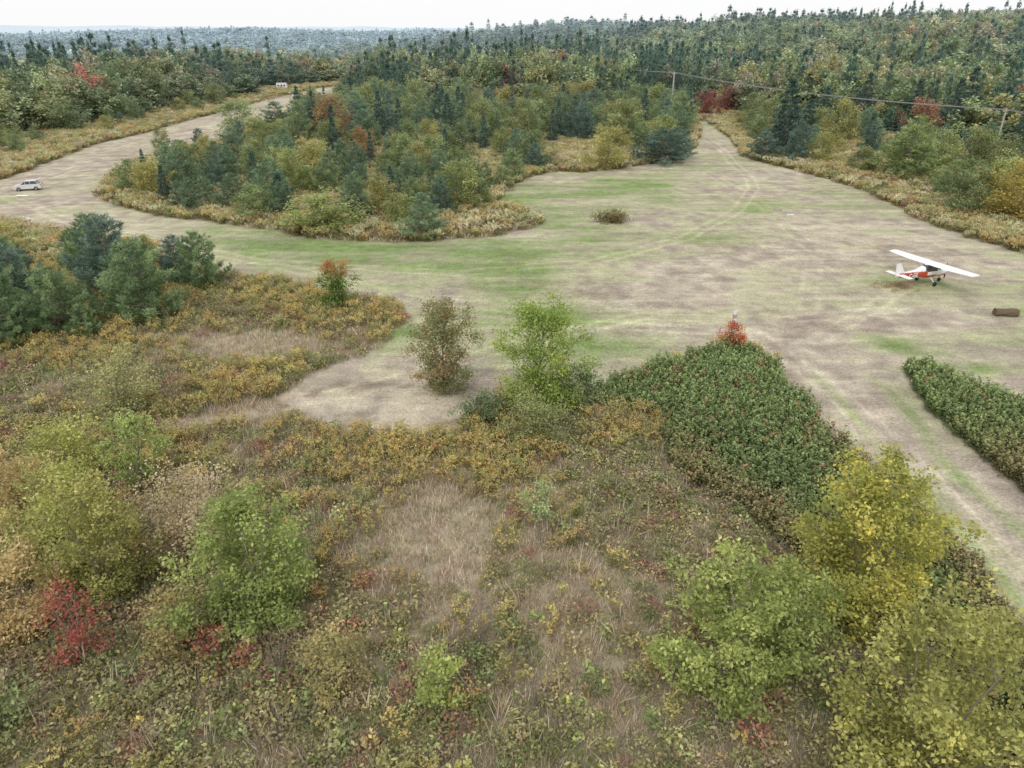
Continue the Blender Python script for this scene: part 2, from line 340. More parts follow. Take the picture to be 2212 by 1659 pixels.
def tuft(name,nb,R,h,seed,w=.012):
    r=np.random.default_rng(seed);a=r.uniform(0,6.28,nb);q=R*np.sqrt(r.random(nb));C=np.stack([q*np.cos(a),q*np.sin(a),0*a],1)
    D=np.stack([np.cos(a)*.35*r.random(nb),np.sin(a)*.35*r.random(nb),r.uniform(.4,1.0,nb)],1)+r.normal(size=(nb,3))*.24
    D=D*h
    return quadmesh(name,[(blades(C,D,w,r),r.random(nb),0)])
LEAFY=[leafy('leafy_shrub',115,.55,.8,.072,s,6) for s in (1,2,3)]
GOLD=[goldenrod('goldenrod',16,.47,.95,s,1.1) for s in (4,5,6)]
GOLDF=[goldenrod('goldenrod_wide',26,.8,1.1,s,2.0) for s in (4,5,6)]
TUFT=[tuft('grass_tuft',85,.48,.5,s,.015) for s in (7,8,9)]
TUFTF=[tuft('grass_tuft_wide',80,.85,.7,s,.035) for s in (7,8,9)]
STEM=[tuft('dead_stems',16,.35,1.15,s,.016) for s in (17,18,19)]
def caneplant(name,seed):
    r=np.random.default_rng(seed);C=[];V=[]
    for i in range(8):
        a=r.uniform(0,6.28);q=.36*math.sqrt(r.random());hh=r.uniform(.7,1.25);m=20;t=r.random(m)
        ww=.12*(1.15-t)[:,None]
        p=np.stack([q*np.cos(a)*(1+.3*t),q*np.sin(a)*(1+.3*t),hh*(.2+.8*t)],1)+r.normal(size=(m,3))*[1,1,.3]*ww;C.append(p);V.append(np.clip(t*.75+r.random(m)*.4-.08,0,1))
    C=np.concatenate(C);return quadmesh(name,[(leaves(C,.072,.9,1.6,r),np.concatenate(V),0)])
CANE=[caneplant('raspberry_cane',s) for s in (10,11,12,13)]

def zone(x,y):
    m=sdf(MOWN,x,y)+(fbm(x,y,4,21,3)-.5)*1.6
    c1=sdf(CROP1,x,y)+(fbm(x,y,2,23,2)-.5)*1.2;c2=sdf(CROP2,x,y)+(fbm(x,y,1.5,24,2)-.5)*.8
    return m,c1,c2,sdf(CLEAR,x,y)
# crop
x,y=grid(0,50,4,60,.45);m,c1,c2,cl=zone(x,y);k=((c1<0))|(c2<.1);x=x[k];y=y[k]
n=len(x);lo=fbm(x,y,4,91,3)[:,None]
t=np.array([.13,.18,.07])*(.65+.7*lo)*rng.uniform(.75,1.25,(n,1));t2=np.array([.27,.335,.15])*rng.uniform(.7,1.3,(n,1))*(.7+.6*lo)
edge=ss(-3.5,0,c1[k])[:,None]*ss(44,36,y)[:,None];t=t*(1-.5*edge)+np.array([.24,.17,.10])*.5*edge;t2=t2*(1-.5*edge)+np.array([.42,.27,.17])*.5*edge
rd=rng.random(n)<.06;t2[rd]=[.40,.24,.15]
emit('raspberry_patch',x,y,rng.uniform(.75,1.2,n),CANE,t,t2)

def dryness(x,y):
    return np.clip(1.2*blob(x,y,-21,57,9,3.5,-.1)+1.0*blob(x,y,-3.5,31,3.2,6)+1.2*blob(x,y,-18,45,8,1.6,.35)+.8*blob(x,y,3,24,4,6)+1.1*(fbm(x,y,8,95,3)-.42),0,1)
def goldness(x,y):
    g=.08+1.3*(fbm(x,y,7,97,3)-.5)
    for cx,cy,r in ((-9.1,40.7,3),(-1.6,38,3.8),(8.1,42.6,2.8),(-20.5,48.1,3.6),(-8.1,29.7,2.2),(-3,41,3)): g=g+1.1*blob(x,y,cx,cy,r,r)
    return g+.35*ss(50,56,y)
gold_pal=[(.50,.41,.17),(.52,.37,.16),(.44,.40,.19),(.60,.49,.19),(.34,.34,.15)]
leaf_pal=[(.30,.29,.14),(.36,.32,.17),(.24,.28,.12),(.38,.30,.20),(.38,.19,.15),(.42,.42,.20)]
# near brush
x,y=grid(-75,30,9,80,.54);m,c1,c2,cl=zone(x,y);k=(m>0)&(c1>0)&(c2>0);x=x[k];y=y[k]
dr=dryness(x,y);go=goldness(x,y);u=rng.random(len(x))
isd=u<dr*.95+.18;isg=(~isd)&(rng.random(len(x))<go);isl=~(isd|isg)
track=blob(x,y,-20,44.0,7,.7,.28)>.5
a=isd&~track;n=a.sum();emit('dry_grass',x[a],y[a],rng.uniform(.5,1.1,n),TUFT,pick([(.55,.47,.35),(.47,.39,.30),(.44,.41,.26)],[3,2,2],n),pick([(.66,.58,.45)],[1],n))
a=isg&~track;n=a.sum()
emit('goldenrod_meadow',x[a],y[a],rng.uniform(.65,1.2,n),GOLD,pick([(.33,.31,.14),(.38,.31,.14)],[2,1],n),pick(gold_pal,[4,2.5,3,2,2],n))
a=isl&~track;n=a.sum();gl=ss(22,15,y[a])[:,None]*ss(4,-6,x[a])[:,None]
t=pick(leaf_pal,[6,5,5,3,1.2,1.5],n);t=t*(1-gl*.5)+np.array([.25,.31,.12])*gl*.5
emit('low_shrubs',x[a],y[a],rng.uniform(.5,1.3,n),LEAFY,t,t*1.4+[.06,.04,.01])
x,y=grid(-40,20,9,48,.95);m,c1,c2,cl=zone(x,y);k=(m>.3)&(c1>.3)&(rng.random(len(x))<.55);x=x[k];y=y[k];n=len(x)
emit('dead_stems',x,y,rng.uniform(.6,1.2,n),STEM,pick([(.46,.38,.30),(.34,.27,.21),(.40,.24,.17)],[3,3,1],n),pick([(.56,.48,.38)],[1],n))
x,y=grid(-14,16,12,27,.8);m,c1,c2,cl=zone(x,y);k=(m>0)&(c1>0)&(rng.random(len(x))<.32*(.3+1.4*fbm(x,y,3,44,2)));x=x[k];y=y[k];n=len(x)
MILK=[leafy('milkweed',26,.3,1.1,.115,s,3) for s in (30,31)]
emit('milkweed',x,y,rng.uniform(.5,1.1,n),MILK,pick([(.38,.44,.18),(.52,.48,.17),(.30,.36,.16),(.45,.36,.2)],[3,2,2,1],n),pick([(.66,.60,.22),(.5,.54,.24)],[1,1],n))
# farther brush
x,y=grid(-135,135,60,262,1.05);m,c1,c2,cl=zone(x,y);k=(m>0)&(cl<3)&(~((y<80)&(x>-75)&(x<30)));x=x[k];y=y[k]
x2,y2=grid(-112,-60,262,425,1.8);m,c1,c2,cl=zone(x2,y2);k=(m>0)&(cl<3);x=np.concatenate([x,x2[k]]);y=np.concatenate([y,y2[k]])
go=.45+1.2*(fbm(x,y,12,99,3)-.5);u=rng.random(len(x))
isg=u<go;isl=(~isg)&(rng.random(len(x))<.5);isd=~(isg|isl)
a=isg;n=a.sum();emit('goldenrod_meadow',x[a],y[a],rng.uniform(.7,1.15,n),GOLDF,pick([(.34,.32,.15),(.38,.32,.16)],[2,1],n),pick([(.50,.43,.23),(.53,.39,.19),(.46,.45,.26),(.62,.58,.41)],[4,1.5,3,2.5],n))
a=isd;n=a.sum();emit('dry_grass',x[a],y[a],rng.uniform(.7,1.1,n),TUFTF,pick([(.52,.46,.32),(.46,.44,.26)],[3,2],n),pick([(.62,.56,.42)],[1],n))
a=isl;n=a.sum();t=pick(leaf_pal,[6,5,4,2,.4,2],n);emit('low_shrubs',x[a],y[a],rng.uniform(1,2.1,n),LEAFY,t,t*1.35)
x=rng.normal(40,1.3,70);y=rng.normal(72.7,.6,70);n=70
emit('dry_grass',x,y,rng.uniform(.35,.7,n),TUFT,pick([(.44,.35,.23)],[1],n),pick([(.52,.42,.29)],[1],n))

# ------------------------------------------------------------ forest
DL=[dec_mesh('broadleaf_far',10,7.5,1300,.35,100+s,1,.16,13,3,.08,.55,.8) for s in range(6)]
CL=[con_mesh('conifer_far',11,5.0,11,6,120+s,.75,.13,.9,-.12,2.4,3,.45) for s in range(3)]+[con_mesh('pine_far',10,6,9,6,130+s,.75,.13,.55,.3,2.2,4,.5) for s in range(2)]
FARM=DL+CL
P=[];S=[];I=[];T=[];T2=[]
for (d0,d1,sp,sx,sz) in ((60,330,4.9,1.25,1.32),(330,700,7.2,1.6,1.36),(700,1500,12,2.3,1.5),(1500,4300,28,5.0,1.9)):
    x,y=grid(-d1*.75,d1*.75,40,d1,sp,rng,.80,24);d=np.hypot(x,y);k=(d>=d0)&(d<d1);x=x[k];y=y[k]
    cl=sdf(CLEAR,x,y);k=cl>1.5;x=x[k];y=y[k];cl=cl[k];d=np.hypot(x,y);n=len(x);az=np.arctan2(x,y)
    cf=fbm(x,y,55,140,3);pc=.34+2.3*(cf-.5)+.24*np.exp(-((az-.05)/.3)**2)
    con=rng.random(n)<pc
    idx=np.where(con,6+rng.choice(5,n,p=[.26,.26,.24,.12,.12]),rng.integers(0,6,n))
    hs=rng.uniform(.6,1.2,n)*sz*(.7+.5*fbm(x,y,40,150,2));ws=rng.uniform(.7,1.2,n)*sx
    hs*=np.where(con,rng.uniform(.95,1.35,n),1);ws*=np.where(con&(d<700),.8,1)
    hs*=.6+.4*ss(1,9,cl)
    P.append(np.stack([x,y,H(x,y)-.2],1));S.append(np.stack([ws,ws,hs],1));I.append(idx)
    dec=pick([(.23,.28,.13),(.29,.33,.155),(.18,.24,.12),(.37,.36,.16),(.42,.30,.15),(.38,.16,.12),(.32,.30,.21)],[6,5,5,2.2,.7,.16,1.4],n)
    au=np.clip((fbm(x,y,60,177,3)-.56)*4,0,1)[:,None]*ss(.1,.3,az)[:,None];dec=dec*(1-.5*au)+np.array([.42,.28,.14])*.5*au
    cn=pick([(.07,.13,.088),(.09,.155,.10),(.115,.17,.09)],[3,3,1],n)
    t=np.where(con[:,None],cn,dec)*(.7+.6*fbm(x,y,330,190,3))[:,None];t=haze(t,np.maximum(0,d-60))  # forest tints carry painted haze, paler and bluer farther out
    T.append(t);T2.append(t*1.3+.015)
P=np.concatenate(P);S=np.concatenate(S);I=np.concatenate(I);T=np.concatenate(T);T2=np.concatenate(T2)
R=np.zeros((len(P),3));R[:,2]=rng.uniform(0,6.28,len(P))
scatter('distant_forest',P,R,S,I,T,T2,FARM)

# ------------------------------------------------------------ individual mid-ground trees
PINE=[con_mesh('pine',7,6,12,6,200+s,.42,.038,.6,.35,5,6,.5) for s in range(4)]
SPR=[con_mesh('spruce',7,3.6,18,7,210+s,.3,.045,.9,-.12,6,5,.45) for s in range(3)]
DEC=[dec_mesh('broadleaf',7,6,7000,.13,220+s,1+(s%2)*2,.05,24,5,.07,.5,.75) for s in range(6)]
PT=(.13,.21,.12);PT2=(.28,.37,.215)
BT=(.10,.17,.125);BT2=(.21,.30,.23)
def tree(kind,x,y,h,w,t=None,t2=None,name=None):
    r=rng;w=w*1.12
    if kind=='pine':
        me=PINE[r.integers(4)];sx=w/6;sz=h/7;nm='pine_tree';c=[(PT,PT2),(BT,BT2),((.16,.225,.10),(.33,.39,.18))][r.choice(3,p=[.5,.25,.25])]
    elif kind=='spruce':
        me=SPR[r.integers(3)];sx=w/3.6;sz=h/7;nm='spruce_tree';c=((.065,.12,.09),(.13,.205,.155))
    else:
        me=DEC[r.integers(6)];sx=w/6;sz=h/7;nm='broadleaf_tree'
        c=[((.28,.32,.12),(.42,.44,.18)),((.22,.28,.12),(.34,.40,.18)),((.38,.36,.13),(.52,.47,.18)),((.42,.28,.13),(.52,.36,.15))][r.choice(4,p=[.44,.38,.15,.03])]
    if t: c=(t,t2 or tuple(np.array(t)*1.4))
    o=obj(name or nm,me,(x,y,float(H(x,y))-.05),r.uniform(0,6.28),(sx,sx*r.uniform(.9,1.1),sz))
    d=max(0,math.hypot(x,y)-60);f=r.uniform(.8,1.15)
    tinted(o,haze(np.array(c[0])*f,d),haze(np.array(c[1])*f,d));return o  # leaf colours with distance haze mixed in
MID=[('pine',-61.2,120.5,5.3,6.7),('pine',-52.6,119.8,7.2,6.0),('pine',-46.5,112.8,3.9,3.9),('pine',-41,109.6,5,6.2),('spruce',-32.8,105.1,5.8,4.6),('dec',-24.7,95.8,4.8,7.3),('pine',-22,102.3,6,5),('spruce',-19.3,107.2,4.8,3),('pine',-21.4,127.5,4.2,4.7),('pine',-11.2,92.2,5.6,5.8),('dec',-7.2,108.1,6.9,6),('dec',-16.2,134,6.3,5),('dec',-11.2,151.7,7,6.5),('pine',-.1,131.8,5.5,4.4),('dec',-1.6,125.5,3.4,3.1),('pine',4.2,141.1,5,5.2),('dec',18,144,7.5,6.6),('dec',28.6,195,8.2,8.8),('pine',30,152,6.2,11.5),('pine',34,158,6,7),('dec',43.1,209,5.9,5),('spruce',6.5,199,7.3,3.6),('spruce',58.2,164,14.7,9),('spruce',68,178,9.6,6),('dec',76,178,9.1,7),('pine',51.3,155,5.4,7.5),('dec',61,149,6.1,5.5),('pine',69,132,9,13),('pine',73,138,10,10),('dec',64,105,7.1,6),('dec',69,101,7.4,7.7),('dec',74,112,7,7),('pine',72,122,5,7),('dec',-72.1,157.6,5.5,3.4),('pine',-36,112,6.7,6),('pine',-29,117,6,5),('pine',-50,128,7,6),('dec',-57,133,6,5),('dec',-36,103,4.2,5),('dec',-15,99,4,4.5),
 ('spruce',104,183,14,7),('spruce',109,187,16,7.5),('spruce',114,181,13,7),('spruce',118,188,16,8),('spruce',99,192,13,6.5),('spruce',123,180,14,7),('spruce',112,175,11,6),('spruce',92,204,14,7),('spruce',84,224,13,6.5),('spruce',127,190,17,8),('spruce',62,170,9,6)]
for k,x,y,h,w in MID:
    if (k,x)==('dec',69): tree(k,x,y,h,w,(.46,.37,.10),(.60,.50,.15))
    elif k=='dec' and x>60 and y>140: tree(k,x,y,h,w,(.36,.36,.12),(.50,.46,.17))
    elif k=='pine' and x>25: tree(k,x,y,h,w,BT if x<60 else (.20,.27,.10),BT2 if x<60 else (.38,.42,.17))
    else: tree(k,x,y,h,w)
placed=[(a[1],a[2],a[4]) for a in MID]
def fill(n,x0,x1,y0,y1,cond,hr,pk,gap=.42):
    c=0
    for _ in range(n*14):
        x=rng.uniform(x0,x1);y=rng.uniform(y0,y1)
        if not cond(x,y): continue
        h=rng.uniform(*hr);w=h*rng.uniform(.7,1.0)
        if any((x-a)**2+(y-b)**2<(gap*(w+ww))**2 for a,b,ww in placed): continue
        k=('pine','spruce','dec')[rng.choice(3,p=pk)]
        if k=='spruce': w*=.6
        if k=='spruce': h*=1.2
        placed.append((x,y,w));tree(k,x,y,h,w);c+=1
        if c>=n: break
def sm1(x,y): return float(sdf(MOWN,np.array([x]),np.array([y]))[0])
def cl1(x,y): return float(sdf(CLEAR,np.array([x]),np.array([y]))[0])
def isl(x,y):
    m=sm1(x,y)
    if m<3.2 or cl1(x,y)>0: return False
    if blob(x,y,14,158,13,16)>.45 and rng.random()<.93: return False
    if blob(x,y,-2,98,8,5)>.4: return False
    if blob(x,y,48,245,5,14)>.4: return False
    return True
fill(88,-66,8,98,165,isl,(3.8,7.2),(.60,.14,.26),.40)
fill(160,-66,52,165,262,isl,(5,10),(.50,.20,.30),.35)
fill(55,55,110,95,235,lambda x,y: sm1(x,y)>5 and cl1(x,y)<0 and abs((x-50)*.863+(y-253)*.505)>4.5,(4,8.5),(.35,.15,.5),.4)
fill(26,-119,-98,125,290,lambda x,y: sm1(x,y)>8 and cl1(x,y)<0,(3,7.5),(.3,.1,.6),.4)
fill(6,-60,-40,78,92,lambda x,y: sm1(x,y)>4,(2.5,4),(.6,0,.4),.5)
for x,y,h,c in ((59,236,7,(.38,.12,.10)),(69,246,8,(.38,.14,.11)),(96,182,9,(.42,.22,.12)),(-80,402,8,(.36,.11,.10)),(124,196,11,(.48,.29,.13)),(132,205,11,(.45,.24,.12))): tree('dec',x,y,h,h*.8,c,tuple(np.array(c)*1.3),'red_maple_tree')

# left-near white pine group
NP=[con_mesh('pine_near',7,6.4,12,6,300+s,.36,.027,.55,.42,9,7,.42) for s in range(4)]
for i,(x,y,h,w) in enumerate([(-44.4,59.8,6.7,5.5),(-39.5,60,5.9,6.3),(-33.4,63,7.3,7.4),(-39.5,70,7.9,7.4),(-31.6,72,5.9,5.2),(-34.8,74,5,4.6),(-50.1,70,6,5.5),(-42.1,56.7,4.5,4.2),(-36.6,58.8,3,2.8),(-46,65,6.5,5.5),(-36.5,66,5.2,4.6),(-48,58.5,5.5,5.5),(-45,77,6.5,6)]):
    o=obj('pine_tree',NP[i%4],(x,y,-.05),i*1.7,(w/6.2,w/6.2,h/7))
    b=(i in (3,5,9));tinted(o,(.12,.19,.14) if b else (.155,.24,.115),(.27,.35,.28) if b else (.36,.45,.235))

# ------------------------------------------------------------ foreground trees, one mesh each
def fg(name,x,y,h,w,nl,ls,seed,t,t2,**k):
    o=obj(name,dec_mesh(name,h,w,nl,ls,seed,**k),(x,y,-.05));tinted(o,t,t2)
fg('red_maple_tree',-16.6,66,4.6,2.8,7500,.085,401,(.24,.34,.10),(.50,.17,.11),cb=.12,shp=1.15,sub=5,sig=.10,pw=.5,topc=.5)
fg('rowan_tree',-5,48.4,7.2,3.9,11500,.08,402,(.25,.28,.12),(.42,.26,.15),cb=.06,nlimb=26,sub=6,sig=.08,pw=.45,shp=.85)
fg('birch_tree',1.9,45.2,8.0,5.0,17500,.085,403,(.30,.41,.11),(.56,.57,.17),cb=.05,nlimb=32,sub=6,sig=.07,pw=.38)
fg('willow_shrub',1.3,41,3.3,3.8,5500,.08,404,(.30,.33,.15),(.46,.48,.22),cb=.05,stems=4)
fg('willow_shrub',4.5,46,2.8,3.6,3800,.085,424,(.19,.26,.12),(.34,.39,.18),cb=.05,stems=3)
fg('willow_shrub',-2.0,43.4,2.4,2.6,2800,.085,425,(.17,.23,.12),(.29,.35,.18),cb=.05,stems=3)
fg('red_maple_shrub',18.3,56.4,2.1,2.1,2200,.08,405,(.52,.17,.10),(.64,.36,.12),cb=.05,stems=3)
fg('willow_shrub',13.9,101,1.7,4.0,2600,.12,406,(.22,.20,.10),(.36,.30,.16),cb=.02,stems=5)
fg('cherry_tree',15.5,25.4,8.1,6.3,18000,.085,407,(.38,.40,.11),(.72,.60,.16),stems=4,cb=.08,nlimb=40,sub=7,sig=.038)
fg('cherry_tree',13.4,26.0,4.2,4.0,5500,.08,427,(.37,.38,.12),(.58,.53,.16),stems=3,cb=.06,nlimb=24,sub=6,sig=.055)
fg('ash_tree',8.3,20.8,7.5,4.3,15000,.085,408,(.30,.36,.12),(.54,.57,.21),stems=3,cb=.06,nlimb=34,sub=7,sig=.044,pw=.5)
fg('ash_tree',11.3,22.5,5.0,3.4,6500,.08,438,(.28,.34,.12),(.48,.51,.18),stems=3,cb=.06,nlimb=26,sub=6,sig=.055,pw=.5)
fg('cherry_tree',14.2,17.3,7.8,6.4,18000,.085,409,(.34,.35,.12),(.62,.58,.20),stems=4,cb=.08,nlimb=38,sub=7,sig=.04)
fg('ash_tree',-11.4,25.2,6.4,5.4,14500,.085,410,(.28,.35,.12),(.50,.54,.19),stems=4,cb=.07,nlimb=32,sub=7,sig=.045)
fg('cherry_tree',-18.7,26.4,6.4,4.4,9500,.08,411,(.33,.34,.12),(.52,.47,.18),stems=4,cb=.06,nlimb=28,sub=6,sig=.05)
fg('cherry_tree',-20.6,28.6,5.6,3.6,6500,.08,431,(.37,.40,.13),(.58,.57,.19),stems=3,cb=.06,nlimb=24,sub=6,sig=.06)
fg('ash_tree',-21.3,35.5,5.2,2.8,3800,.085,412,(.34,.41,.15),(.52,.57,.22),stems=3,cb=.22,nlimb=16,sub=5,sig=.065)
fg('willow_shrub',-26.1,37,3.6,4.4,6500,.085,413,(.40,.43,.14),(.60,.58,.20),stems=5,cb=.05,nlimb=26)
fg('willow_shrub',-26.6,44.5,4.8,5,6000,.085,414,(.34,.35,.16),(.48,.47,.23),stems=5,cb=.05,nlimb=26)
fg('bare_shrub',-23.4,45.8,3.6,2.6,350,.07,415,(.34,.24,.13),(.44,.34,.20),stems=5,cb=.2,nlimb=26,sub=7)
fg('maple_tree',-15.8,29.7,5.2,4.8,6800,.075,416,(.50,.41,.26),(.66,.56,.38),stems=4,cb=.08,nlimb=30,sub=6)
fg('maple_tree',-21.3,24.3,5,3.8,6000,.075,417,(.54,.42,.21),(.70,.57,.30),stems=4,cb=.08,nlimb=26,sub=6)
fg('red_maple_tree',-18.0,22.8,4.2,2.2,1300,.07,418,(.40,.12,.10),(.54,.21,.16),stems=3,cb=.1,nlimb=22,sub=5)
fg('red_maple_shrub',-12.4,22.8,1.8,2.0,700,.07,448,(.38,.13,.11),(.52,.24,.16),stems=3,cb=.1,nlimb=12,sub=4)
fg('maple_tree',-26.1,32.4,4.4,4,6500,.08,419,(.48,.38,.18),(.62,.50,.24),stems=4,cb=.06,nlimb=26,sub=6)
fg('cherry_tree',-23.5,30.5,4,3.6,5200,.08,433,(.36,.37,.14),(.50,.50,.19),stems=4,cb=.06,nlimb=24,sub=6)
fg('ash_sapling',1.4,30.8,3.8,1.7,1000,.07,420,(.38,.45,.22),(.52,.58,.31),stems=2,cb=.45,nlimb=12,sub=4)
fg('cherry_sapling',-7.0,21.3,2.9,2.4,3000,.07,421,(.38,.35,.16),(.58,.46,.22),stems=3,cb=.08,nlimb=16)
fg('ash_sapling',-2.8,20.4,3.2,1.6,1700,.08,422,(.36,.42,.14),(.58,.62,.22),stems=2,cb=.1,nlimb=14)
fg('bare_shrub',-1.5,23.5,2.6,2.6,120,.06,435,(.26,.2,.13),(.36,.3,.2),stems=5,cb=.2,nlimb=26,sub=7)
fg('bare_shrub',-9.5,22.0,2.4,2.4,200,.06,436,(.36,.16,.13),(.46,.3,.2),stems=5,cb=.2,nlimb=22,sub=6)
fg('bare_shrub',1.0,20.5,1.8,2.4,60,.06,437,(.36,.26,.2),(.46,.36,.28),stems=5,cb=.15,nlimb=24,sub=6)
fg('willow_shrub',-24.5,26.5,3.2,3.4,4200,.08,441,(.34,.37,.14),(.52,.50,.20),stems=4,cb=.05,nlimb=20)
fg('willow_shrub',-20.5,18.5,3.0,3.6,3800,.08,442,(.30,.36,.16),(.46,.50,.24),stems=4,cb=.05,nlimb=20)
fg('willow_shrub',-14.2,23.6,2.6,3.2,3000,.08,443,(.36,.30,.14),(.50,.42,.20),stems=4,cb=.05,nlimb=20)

# ------------------------------------------------------------ mesh primitives for built objects
def pmesh(name,v,f,m,parent=None,smooth=False,loc=(0,0,0),rot=(0,0,0)):
    me=bpy.data.meshes.new(name);me.from_pydata([tuple(map(float,p)) for p in v],[],f);me.update()
    for mm in (m if isinstance(m,list) else [m]): me.materials.append(mm)
    if smooth: me.polygons.foreach_set('use_smooth',[True]*len(me.polygons))
    o=bpy.data.objects.new(name,me);o.location=loc;o.rotation_euler=rot;COL.objects.link(o)
    if parent: o.parent=parent
    return o
def cylm(name,p0,p1,r0,r1,m,parent=None,k=14):
    p0=Vector(p0);p1=Vector(p1);d=(p1-p0).normalized();a=d.orthogonal().normalized();b=d.cross(a)
    v=[p0+(a*math.cos(t)+b*math.sin(t))*r0 for t in [i*2*math.pi/k for i in range(k)]]+[p1+(a*math.cos(t)+b*math.sin(t))*r1 for t in [i*2*math.pi/k for i in range(k)]]
    f=[(i,(i+1)%k,k+(i+1)%k,k+i) for i in range(k)]+[tuple(range(k-1,-1,-1)),tuple(range(k,2*k))]
    return pmesh(name,v,f,m,parent)
def prism(name,prof,y0,y1,m,parent=None,taper=None):
    n=len(prof);v=[(x,y0,z) for x,z in prof]+[(x,y1,z) for x,z in prof]
    if taper: v=[(x,y*(1-taper[1]*max(0,(z-taper[0]))),z) for x,y,z in v]
    f=[tuple(range(n)),tuple(range(2*n-1,n-1,-1))]+[(i,i+n,(i+1)%n+n,(i+1)%n) for i in range(n)]
    return pmesh(name,v,f,m,parent)
def boxm(name,x0,x1,y0,y1,z0,z1,m,parent=None): return prism(name,[(x0,z0),(x1,z0),(x1,z1),(x0,z1)],y0,y1,m,parent)
def empty(name,loc,rz=0):
    o=bpy.data.objects.new(name,None);o.location=loc;o.rotation_euler=(0,0,rz);COL.objects.link(o);return o

# aircraft
AC=empty('light_aircraft',(43.5,73.9,float(H(43.5,73.9))),math.atan2(.375,.927))
st=np.array([(2.18,1.08,.16,.16),(2.1,1.08,.34,.28),(1.8,1.1,.46,.38),(1.2,1.12,.51,.44),(.92,1.16,.53,.5),(.5,1.36,.54,.7),(.2,1.43,.54,.77),(-.6,1.43,.52,.76),(-1.1,1.36,.45,.62),(-1.9,1.26,.35,.44),(-3.2,1.26,.21,.32),(-4.4,1.30,.09,.19),(-4.8,1.3,.03,.09)])
tt=np.linspace(0,len(st)-1,50);S4=np.stack([np.interp(tt,np.arange(len(st)),st[:,c]) for c in range(4)],1)
K=32;v=[];f=[];mi=[]
for (xx,zc,hw,hh) in S4:
    for j in range(K):
        a=2*math.pi*j/K;c,s=math.cos(a),math.sin(a);e=.72
        v.append((xx,hw*abs(c)**e*np.sign(c),zc+hh*abs(s)**e*np.sign(s)))
for i in range(len(S4)-1):
    for j in range(K):
        f.append((i*K+j,i*K+(j+1)%K,(i+1)*K+(j+1)%K,(i+1)*K+j))
        cx=(S4[i,0]+S4[i+1,0])/2;p=np.mean([v[q] for q in f[-1]],0)
        k=0
        if p[2]>1.5 and -1.15<cx<.93 and p[2]<2.08 and not(-.12<cx<-.02) and not(-.68<cx<-.6): k=1
        elif .92<p[2]<1.52 and cx<-.9 and cx>-4.3: k=2
        elif .74<p[2]<1.0 and cx>-1.4: k=2
        mi.append(k)
f.append(tuple(range(K)));mi.append(0);f.append(tuple(range(len(v)-1,len(v)-K-1,-1)));mi.append(0)
fu=pmesh('fuselage',v,f,[WHITE,GLASS,RED],AC);fu.data.polygons.foreach_set('material_index',mi)
def wing(name,secs,m):
    v=[];prof=[(0,0),(.08,.55),(.3,1),(.6,.72),(1,.05),(.6,-.15),(.3,-.3),(.08,-.25)]
    for (x,y,z,c,t,vert) in secs:
        for (u,h) in prof:
            v.append((x-u*c,y,z+h*t) if not vert else (x-u*c,y+h*t*.5,z))
    n=len(prof);f=[]
    for i in range(len(secs)-1):
        for j in range(n): f.append((i*n+j,i*n+(j+1)%n,(i+1)*n+(j+1)%n,(i+1)*n+j))
    f+= [tuple(range(n)),tuple(range(len(v)-1,len(v)-n-1,-1))]
    return pmesh(name,v,f,m,AC)
wing('wing',[(.45,-5.1,2.2,1.0,.06,0),(.62,-4.95,2.19,1.2,.1,0),(.8,-2.6,2.12,1.62,.15,0),(.8,0,2.10,1.62,.16,0),(.8,2.6,2.12,1.62,.15,0),(.62,4.95,2.19,1.2,.1,0),(.45,5.1,2.2,1.0,.06,0)],WHITE)
wing('tailplane',[(-4.0,-1.5,1.38,.65,.03,0),(-3.8,0,1.38,.95,.05,0),(-4.0,1.5,1.38,.65,.03,0)],WHITE)
wing('fin',[(-3.55,0,1.45,1.35,.04,1),(-4.25,0,2.35,.75,.05,1),(-4.45,0,2.6,.6,.03,1)],WHITE)
for s in (-1,1):
    cylm('wing_strut',(.15,.5*s,.85),(.1,2.5*s,2.12),.04,.04,WHITE,AC,8)
    cylm('gear_leg',(-.25,.4*s,.75),(-.3,1.05*s,.25),.05,.035,WHITE,AC,8)
    cylm('main_wheel',(-.3,1.02*s,.22),(-.3,1.18*s,.22),.22,.22,RUB,AC,18)
cylm('nose_leg',(1.5,0,.8),(1.6,0,.2),.05,.04,METAL,AC,8)
cylm('nose_wheel',(1.6,-.07,.2),(1.6,.07,.2),.19,.19,RUB,AC,18)
cylm('spinner',(2.17,0,1.08),(2.42,0,1.08),.15,.03,WHITE,AC)
pmesh('propeller',[(2.28,.05,1.0),(2.3,.1,1.5),(2.27,.04,1.92),(2.27,-.04,1.92),(2.25,-.08,1.5),(2.26,-.05,1.0),(2.28,-.05,.25),(2.3,-.1,.6),(2.26,.08,.6),(2.28,.04,.25)],[(0,1,2,3,4,5),(5,7,6,9,8,0)],GLASS,AC)
for s in (-1,1):
    cu=bpy.data.curves.new('registration','FONT');cu.body='C-GEBY';cu.size=.66;cu.extrude=.006;cu.align_x='CENTER';cu.align_y='CENTER';cu.materials.append(WHITE);cu.offset=.02
    o=bpy.data.objects.new('registration',cu);COL.objects.link(o);o.parent=AC
    o.location=(-2.35,s*.345,1.22);o.rotation_euler=(math.radians(90),0,math.radians(6.5) if s<0 else math.radians(180-6.5))

